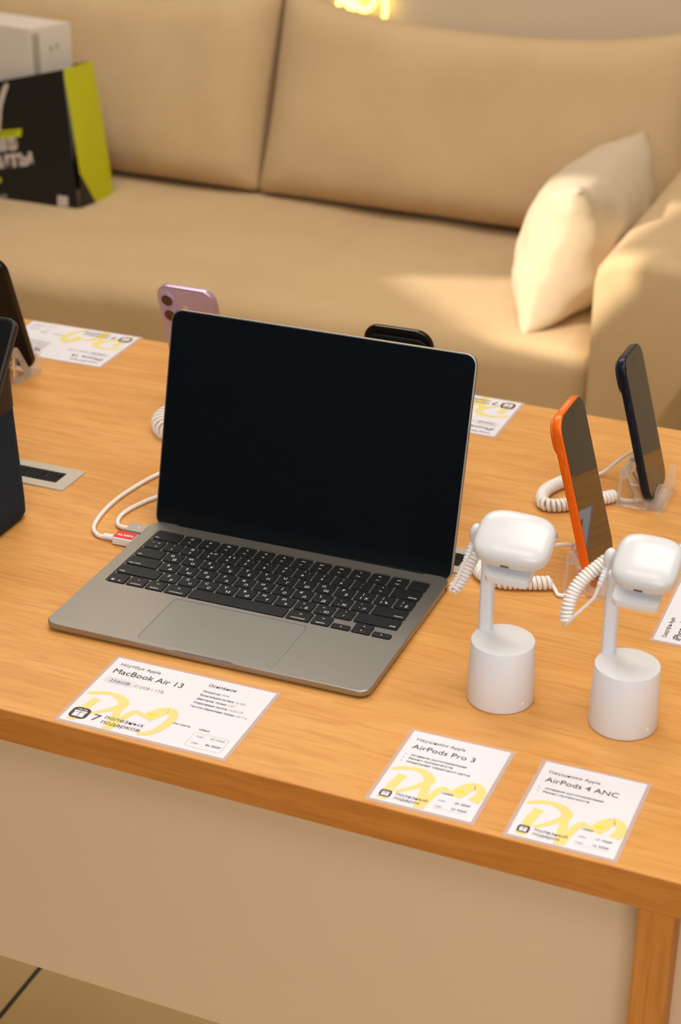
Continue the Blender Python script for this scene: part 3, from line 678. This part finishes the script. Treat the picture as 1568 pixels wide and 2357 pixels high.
# ------------------------------------------------------------------ coiled tethers on the table
def tether(label, coilpts, ends, R=4.8, r=2.15, pitch=4.5):
    t = thing('coiled_tether', label, 'security cord', coilpts[0], 0, 'white coiled security cords')
    o = Vector(coilpts[0])
    sub = lambda P: [Vector(p)-o for p in P]
    bm = new(); coil(bm, sub(coilpts), R, r, pitch); finish('coil', bm, CORD, t, smooth=True)
    for e in ends:
        bm = new(); tube(bm, catmull(sub(e), 2), 1.9, 10); finish('cord', bm, CORD, t, smooth=True)
    return t
tether('white coiled cord lying on the table between left earbud stand and orange phone', [(313,270,7.6),(317,252,7.4),(327,236,7.2),(345,229,7.2),(365,234,7.2),(383,241,7.2),(391,245,7.2)], [[(391,245,6),(396,240,3),(401,233,2.4),(408,236,2.4),(413,246,2.4),(416,262,2.6)], [(313,270,6),(309,271,3),(306,270,1.2)]])
tether('white coiled cord looping to the dark navy phone stand', [(400,448,7.2),(385,432,7.2),(366,414,7.2),(350,402,7.2),(338,402,7.2),(332,415,7.2),(332,434,7.2),(340,455,7.2),(352,475,7.2)], [[(400,448,6),(407,449,3),(415,452,2.4),(424,458,2.4)], [(352,475,6),(358,488,2.4),(372,501,4),(388,505,20),(402,502,33),(406,496,36)]])
tether('white coiled cord curled by the left side of the laptop lid', [(-60,488,8),(-85,480,8),(-101,462,8),(-105,440,8),(-96,420,8),(-80,408,8),(-55,400,8)], [[(-60,488,7),(-66,495,3),(-72,500,2.4)], [(-55,400,7),(-40,398,2.4),(-10,396,2.4)]], R=9.5, r=1.7, pitch=7.5)
bm = new(); tube(bm, catmull([(401,276,33),(392,272,34),(380,270,30),(360,268,18),(340,268,6),(318,269,2.4),(310,270,1.6)], 2), 1.9, 10)
tag(finish('cord', bm, CORD, None, smooth=True), 'thin white cord from the orange phone stand passing behind the left earbud case', 'cord')

# ------------------------------------------------------------------ earbud display stands and cases
def bud_stand(x, y, label):
    t = thing('earbud_stand', label, 'display stand', (x, y, 0), 0, 'white earbud display stands')
    bm = new(); lathe(bm, [(26.5, .1), (27.4, .6), (28.0, 3), (27.2, 30), (26.3, 54), (26.0, 54.8), (25.4, 55.1), (.5, 55.1)], 96); finish('base', bm, WHITEM, t, smooth=True, angle=35)
    bm = new(); lathe(bm, [(.7, 0), (.7, .3)], 12)
    for v in bm.verts:
        a = math.radians(-32); v.co = Matrix.Rotation(a, 3, 'Z') @ Vector((27.75+v.co.z, v.co.x, 8+v.co.y))
    finish('indicator_light', bm, mat('amber_led', sl(255,190,140), .4, emis=sl(255,170,110), es=1.0), t)
    bm = new(); slab(bm, rrect(11.4, 11.4, 4.2, 5, -19.3, 13.0), 55.0, 127, 0); finish('pole', bm, WHITEM, t, smooth=True, angle=40)
    bm = new(); slab(bm, rrect(37, 38, 5, 6, 0, 0), -4, 4, .7)
    Mt = Matrix.Translation(Vector((5.0, -3.5, 126))) @ Matrix.Rotation(math.radians(20), 4, 'X')
    for v in bm.verts: v.co = Mt @ v.co
    tr = finish('tray', bm, WHITEM, t, smooth=True, angle=40)
    return t
def superpt(w, h, d, e, n=20):
    bm = grid6(n)
    for v in bm.verts:
        p = v.co.copy(); L = (abs(p.x)**e+abs(p.y)**e+abs(p.z)**e)**(1/e); q = p/L
        v.co = Vector((q.x*w/2, q.y*h/2, q.z*d/2))
    return bm
def case(name, label, w, h, d, C_, tilt, yaw, roll, slot=(7.5, 1.6)):
    mw = Matrix.Translation(Vector(C_)*S) @ Matrix.Rotation(yaw, 4, 'Z') @ Matrix.Rotation(tilt, 4, 'X') @ Matrix.Rotation(roll, 4, 'Y')
    t = thing(name, label, 'earbud case', mw=mw, group='white earbud charging cases')
    bm = new(); rings = []; N = 72
    def sgnp(v, e): return math.copysign(abs(v)**e, v)
    for k in range(1, 40):
        a = -math.pi/2+math.pi*k/40; rho = math.cos(a)**(2/2.9); z = sgnp(math.sin(a), 2/2.9)*d/2
        ne = 2+1.35*min(1, rho*1.1)
        rings.append([(sgnp(math.cos(b), 2/ne)*w/2*rho, sgnp(math.sin(b), 2/ne)*h/2*rho, z) for b in [2*math.pi*q/N for q in range(N)]])
    loft(bm, rings)
    finish('shell', bm, WHITE, t, smooth=True)
    bm = new(); slab(bm, rrect(slot[0], slot[1]+.9, (slot[1]+.8)/2, 5, 0, 0), 0, .5, 0)
    for v in bm.verts: v.co = Vector((v.co.x-1, -h/2+.05-v.co.z+.25, v.co.y-1.5))
    finish('charging_port', bm, mat('port_dark', sl(70,60,50), .6), t)
    bm = new(); slab(bm, rrect(13, 6, 1.4, 4, 0, 0), 0, .6, .2)
    for v in bm.verts: v.co = Vector((w/2-.9+v.co.z*.6, v.co.x+h*.18, v.co.y-1))
    finish('lanyard_loop', bm, ALU, t)
    return t
bud_stand(402.5, 49.5, 'white round-based stand with square tray, left one, beside the laptop')
bud_stand(505.8, 50.8, 'white round-based stand with square tray, right one, near the sideways price card')
case('earbud_case', 'wide white earbud case lying on the left stand', 63, 48, 24, (409, 43, 150), math.radians(32), math.radians(-2), 0)
case('earbud_case', 'narrower white earbud case lying on the right stand', 52, 47.5, 24, (515, 45, 150), math.radians(32), math.radians(-2), 0)
def tail(label, coilpts, plug, relief, cordp):
    t = thing('coiled_tether', label, 'security cord', plug[0], 0, 'white coiled security cords')
    o = Vector(plug[0]); sub = lambda P: [Vector(p)-o for p in P]
    bm = new(); coil(bm, sub(coilpts), 4.3, 1.65, 3.1); finish('coil', bm, CORD, t, smooth=True)
    P = catmull(sub(plug), 1); bm = new(); n = len(P)
    tube(bm, P, [2.2+3.0*math.sin(math.pi*min(.999, i/(n-1))**.8) for i in range(n)], 12); finish('plug', bm, WHITEM, t, smooth=True)
    P = catmull(sub(relief), .6); bm = new(); tube(bm, P, [2.5+.45*(1 if math.sin(i*1.3) > 0 else 0)-.6*i/len(P) for i in range(len(P))], 12); finish('strain_relief', bm, WHITEM, t, smooth=True)
    bm = new(); tube(bm, catmull(sub(cordp), 1.5), 1.35, 10); finish('cord', bm, CORD, t, smooth=True)
    return t
tail('white coiled cord hanging from the side of the left earbud case', [(378,84,137),(373,76,128),(369,68,118),(365,60,106),(360.5,53,95),(357.5,50,91)],
     [(374.3,56,151),(373,57,144),(370.6,58,134)], [(370.4,57,133.5),(368.5,54,126),(366.3,52,119)], [(366.3,52,119.5),(363,50,109),(359.5,48,99),(356.2,47,93.5),(356.5,49,89.5)])
tail('white coiled cord arching down from the side of the right earbud case', [(482,80,133),(476,76,130),(468.9,70,124),(461,64,116),(455.6,58,106),(453.5,52,95),(453.8,48,83)],
     [(483.8,58,150.5),(482.6,58,142),(480.9,56,134)], [(480.9,56,133.8),(479.4,51,127),(478,49,121)], [(478,49,121.5),(475,47,111),(468,46,101),(460,45.5,91),(455,46,84),(453,47,81)])

# ------------------------------------------------------------------ speaker with display, left edge
spk = thing('smart_speaker', 'dark fabric-covered speaker with tilted black display, cut off by the left edge', 'speaker', (-225, 130, 0))
bm = new()
rings = []
for z, gx in ((.3, -6), (2.5, -2.2), (7, 0), (20, 0), (60, -1.5), (105, -3.2), (119, -3.7)):
    rings.append([(x, y, z) for x, y in rrect(200+2*gx, 136+2*gx, 22, 10, 0, 0)])
loft(bm, rings); finish('fabric_body', bm, KNIT, spk, smooth=True, angle=60)
bm = new()
rings = []
for z, y0 in ((119.2, -60), (130, -48), (150, 0), (160, 28)):
    hh = 64-y0; rings.append([(x, y, z) for x, y in rrect(193-(z-119)*.07, hh, min(20, hh/2-1), 10, 0, (64+y0)/2)])
loft(bm, rings); finish('upper_band', bm, mat('matt_black_plastic', sl(30,24,22), .5), spk, smooth=True, angle=60)
bm = new(); slab(bm, rrect(206, 128, 9, 8, 0, 64), -8, 0, 1.2, cen=(0, 64))
dm = Matrix.Translation(Vector((0, -20, 105))) @ Matrix.Rotation(math.radians(53), 4, 'X')
for v in bm.verts: v.co = dm @ v.co
dsp = finish('display_housing', bm, mat('black_housing', sl(26,24,24), .35), spk, smooth=True, angle=40)
bm = new(); slab(bm, rrect(200, 122, 7, 8, 0, 64), -.1, .15)
for v in bm.verts: v.co = dm @ v.co
finish('display_glass', bm, SCR, dsp)

# ------------------------------------------------------------------ sofa
sofa = thing('sofa', 'long beige fabric sofa behind the table', 'sofa', (0, 1850, FZ))
SO = Vector((0, 1850, FZ))
def nz(p, s, a, seed=0): return a*noise.noise(Vector((p.x*s+seed, p.y*s, p.z*s)))
bm = rbox(2080, 680, 260, 45, 40, lambda p, c: p+Vector((-945, 1925-1850, -430-FZ)) + Vector((0, -10*(1-c.x**2) if c.y < 0 else 0, (14*(1-c.x**2)*(1-c.y**2) + nz(p, .006, 8)) if c.z > 0 else 0)))
finish('seat_cushion', bm, FAB, sofa, smooth=True)
bm = rbox(2080, 640, 170, 25, 8, lambda p, c: p+Vector((-945, 1935-1850, -640-FZ))); finish('plinth', bm, FAB, sofa, smooth=True)
bm = rbox(2300, 120, 680, 50, 20, lambda p, c: p+Vector((-900, 2400-1850, -340-FZ))); finish('back_frame', bm, FAB, sofa, smooth=True)
def backcush(x0, x1, seed):
    w = x1-x0; H = 410; T = 210
    def fn(p, c):
        x, y, z = c.x, c.y, c.z
        edge = (max(0, 1-abs(x)**7)*max(0, 1-abs(z)**6))**.5
        th = T/2*(.42+.58*edge)
        X = x*w/2*(1-.012*(1-abs(z)**2)); Z = z*H/2
        if z > 0: Z -= (52*(1-abs(x)**2.4))*z
        if z < 0: Z += 6*(1-x*x)*z*-1*0
        Y = y*th*(1 if abs(y) < 1 else 1)
        wr = 0
        q = Vector((X, Z, seed*100))
        wr += 7*noise.noise(q*.008)*edge
        wr += 4*noise.noise(Vector((X*.03, Z*.008, seed)))*(abs(x)**4)
        wr += 3*noise.noise(Vector((X*.012, Z*.035, seed+5)))*(abs(z)**3)
        P = Vector((X, Y+(wr if y < 0 else 0), Z))
        P = Matrix.Rotation(math.radians(-19), 3, 'X') @ P
        P = Matrix.Rotation(math.radians(-2.2), 3, 'Z') @ P
        return P+Vector(((x0+x1)/2, 2262-1850-(x0+x1+1510)/2*.038, -100-FZ))
    bm = grid6(36)
    for v in bm.verts:
        c = v.co.copy(); v.co = fn(c, c)
    bmesh.ops.smooth_vert(bm, verts=bm.verts, factor=.5, use_axis_x=True, use_axis_y=True, use_axis_z=True)
    return bm
finish('back_cushion', backcush(-1640, -757, 1), FAB, sofa, smooth=True)
finish('back_cushion', backcush(-753, 120, 2), FAB, sofa, smooth=True)
# arms: rounded top, outer side flaring outwards with height
def arm(x_in, sgn):
    prof = [(0,-700),(0,-300),(0,-170),(4,-148),(16,-131),(36,-122),(80,-118),(150,-122),(190,-135),(206,-160),(207,-200),(192,-260),(165,-320),(130,-385),(108,-450),(95,-560),(90,-700)]
    bm = new(); rings = []
    for y, s in ((1560, .0), (1552, .35), (1553, .0)): pass
    cx, cz = 80, -400
    def ring(y, k): return [(x_in+sgn*(cx+(a-cx)*k), y-1850, (cz+(b-cz)*k)-FZ) for a, b in prof]
    rings = [ring(1590-26*math.sin(a), 1-.085*(1-math.cos(a))**1.0) for a in [math.radians(q) for q in (90, 72, 50, 30, 12, 0)]]
    rings += [ring(y, 1) for y in range(1680, 2470, 90)]
    loft(bm, rings)
    bmesh.ops.subdivide_edges(bm, edges=bm.edges, cuts=1, use_grid_fill=True) if False else None
    return bm
finish('armrest', arm(94, 1), FAB, sofa, smooth=True, angle=50)
finish('armrest', arm(-1990, -1), FAB, sofa, smooth=True, angle=50)
# throw cushion leaning on the arm
def pillow(w, h, T, seed):
    bm = grid6(30)
    for v in bm.verts:
        x, y, z = v.co; e = (max(0, 1-abs(x)**2.6)*max(0, 1-abs(y)**2.6))**.55
        X = x*w/2*(1-.09*(1-abs(y)**2)); Y = y*h/2*(1-.09*(1-abs(x)**2))
        Z = z*(3+T/2*e) ; wr = 7*noise.noise(Vector((X*.02, Y*.02, seed)))+9*noise.noise(Vector((X*.07, Y*.03, seed+3)))*(abs(x)**2)+4*noise.noise(Vector((X*.015, Y*.05, seed+9)))*(abs(y)**2)
        v.co = Vector((X, Y, Z+wr))
    return bm
bm = pillow(420, 275, 185, 4)
# local x -> along the arm (+y), local y -> up with a lean to +x, z -> faces -x
e1 = Vector((.02, 1, .0)).normalized(); e2 = Vector((.30, .0, .95)); e2 = (e2-e1*e2.dot(e1)).normalized(); e3 = e1.cross(e2)
Mp = Matrix(((e1.x, e2.x, e3.x), (e1.y, e2.y, e3.y), (e1.z, e2.z, e3.z)))
for v in bm.verts: v.co = Mp @ v.co
p_ = finish('throw_pillow', bm, FABP, None, smooth=True, loc=(6, 1850, -176))
tag(p_, 'cream throw pillow leaning on the sofa armrest, partly lit by sunlight', 'pillow')

# ------------------------------------------------------------------ shopping bag and carton on the sofa
bag = thing('shopping_bag', 'black paper shopping bag with lime sides and Cyrillic print, standing on the sofa', 'bag', (-1215, 1975, -300))
BO = Vector((-1215, 1975, -300))
A = [(-1400,1905,-298),(-1041,1911,-298),(-1031,2038,-298),(-1400,2032,-298)]
Tp = [(-1410,1945,-102),(-1079,1945,-18),(-1078,2060,-24),(-1410,2060,-108)]
def q3(P): return Vector(P)-BO
def panel(name, P, m, th=1.2):
    bm = new(); vs0 = [q3(p) for p in P]; n = (vs0[1]-vs0[0]).cross(vs0[2]-vs0[0]).normalized()*th
    loft(bm, [[tuple(v) for v in vs0], [tuple(v+n) for v in vs0]]); return finish(name, bm, m, bag)
fp = panel('front_panel', [A[0], A[1], Tp[1], Tp[0]], BLKC)
panel('back_panel', [A[3], A[2], Tp[2], Tp[3]], BLKC)
fold0 = (-1040, 1921, -216); fold1 = (-1042, 2045, -228); mid = (-1034, 1978, -300)
panel('side_gusset', [fold0, fold1, Tp[2], Tp[1]], LIME)
panel('side_gusset', [fold0, mid, A[2], fold1], LIME)
panel('gusset_corner', [A[1], mid, fold0], BLKC)
panel('bottom_panel', [A[0], A[1], A[2], A[3]], BLKC)
# print on the front panel, in the panel's own plane
ex = (Vector(A[1])-Vector(A[0])).normalized(); ey = (Vector(Tp[1])-Vector(A[1])); ey = (ey-ex*ey.dot(ex)).normalized(); ez = ex.cross(ey)
o = q3(A[1])
PM = Matrix(((ex.x, ey.x, ez.x, o.x), (ex.y, ey.y, ez.y, o.y), (ex.z, ey.z, ez.z, o.z), (0,0,0,1)))
def at_(a, b): return PM @ Matrix.Translation(Vector((a, b, 0))) @ Matrix.Rotation(math.radians(11.6), 4, 'Z')
def pr(name, m, fn):
    bm = new(); fn(bm); return finish(name, bm, m, fp)
pr('slogan_text', BAGW, lambda bm: (text(bm, 'лучшие', 0, 0, 1.5, 41, 165, 'R', 0, at_(-134.5, 118.5), bold=.05), text(bm, 'моменты', 0, 0, 1.5, 41, 205, 'R', 0, at_(-102.5, 91.5), bold=.05)))
pr('website_text', BAGW, lambda bm: text(bm, 'подробнее', 0, 0, 1.5, 12, 62, 'R', 0, at_(-163, 17)))
def curve_mark(bm):
    b2 = bmesh.new(); ribbon(b2, [(-184,120,8),(-180,170,9),(-178,195,10),(-171,222,11),(-163,240,9),(-161,244,4)], 1.5)
    vm = {v: bm.verts.new(PM @ v.co) for v in b2.verts}
    for f in b2.faces: bm.faces.new([vm[v] for v in f.verts])
    b2.free()
pr('curved_emblem', BAGW, curve_mark)
def quad(P, z=1.5): return lambda bm: polyf(bm, [PM @ Vector((a, b, z)) for a, b in P])
pr('lime_bar', LIME, quad([(-210,127),(-131,142.5),(-129,158.5),(-208,144)]))
pr('lime_bar_text', BLKC, quad([(-200,138),(-142,149),(-141.6,151.4),(-200,140.4)], 1.8))
pr('lime_dot', LIME, quad([(-186,44),(-176.5,46),(-177,56),(-186,54)]))
pr('pale_square', BAGW, quad([(-48,14),(-24,15),(-25,35),(-48,35)]))
ct = thing('carton', 'white cardboard box sticking out of the shopping bag', 'box', (-1205, 2030, -290))
CO = Vector((-1205, 2030, -290))
c0, c1, c2_, c3 = Vector((-1158,1958,0)), Vector((-1118,2050,0)), Vector((-1290,2055,0)), Vector((-1380,1990,0))
c2_ = c1+(Vector((-1,.14,0)).normalized()*215); c3 = c0+(Vector((-1,.14,0)).normalized()*215)
bm = new(); bot = [c0, c1, c2_, c3]
rings = [[tuple(p+Vector((0,0,z))-CO) for p in bot] for z in (-285, 50)]
loft(bm, rings); finish('carton_body', bm, BOXW, ct)
bm = new()
d1 = (c1-c0).normalized(); n1 = Vector((d1.y, -d1.x, 0))
def on_side(a, z): return tuple(c0+d1*a+n1*.8+Vector((0,0,z))-CO)
for a0, a1, z0, z1 in ((5, 22, -110, 40), (46, 53, 0, 10), (62, 68, 4, 14)): polyf(bm, [on_side(a0, z0), on_side(a1, z0), on_side(a1, z1), on_side(a0, z1)])
finish('carton_print', bm, BOXG, ct)

# ------------------------------------------------------------------ neon sign on the back wall
ns = thing('neon_sign', 'glowing pale yellow neon lettering on the wall above the sofa', 'neon sign', (-670, 2490, 60))
NE = mat('neon_tube', (1,.95,.5,1), .4, emis=(1.0, .86, .20, 1), es=2.8)
NO = Vector((-670, 2490, 60))
def neon(P):
    bm = new(); tube(bm, catmull([Vector((a, 2478, b))-NO for a, b in P], 4), 6.3, 12); finish('neon_tube', bm, NE, ns, smooth=True)
neon([(-610,24),(-608,42),(-611,62),(-620,84),(-636,104)])
neon([(-656+23*math.cos(a*math.pi/12+1.6), 62+26*math.sin(a*math.pi/12+1.6)) for a in range(24)])
neon([(-716,43),(-708,48),(-700,49.5),(-693,45),(-687,38),(-681,34),(-690,50),(-700,66),(-708,84)])
neon([(-737,58),(-742,80),(-752,104)])
bm = new()
for x in (-745, -625): tube(bm, [Vector((x, 2499, 95))-NO, Vector((x, 2484, 95))-NO], 3, 8)
finish('wall_mounts', bm, ACR, ns)
bpy.data.objects.remove(FO);
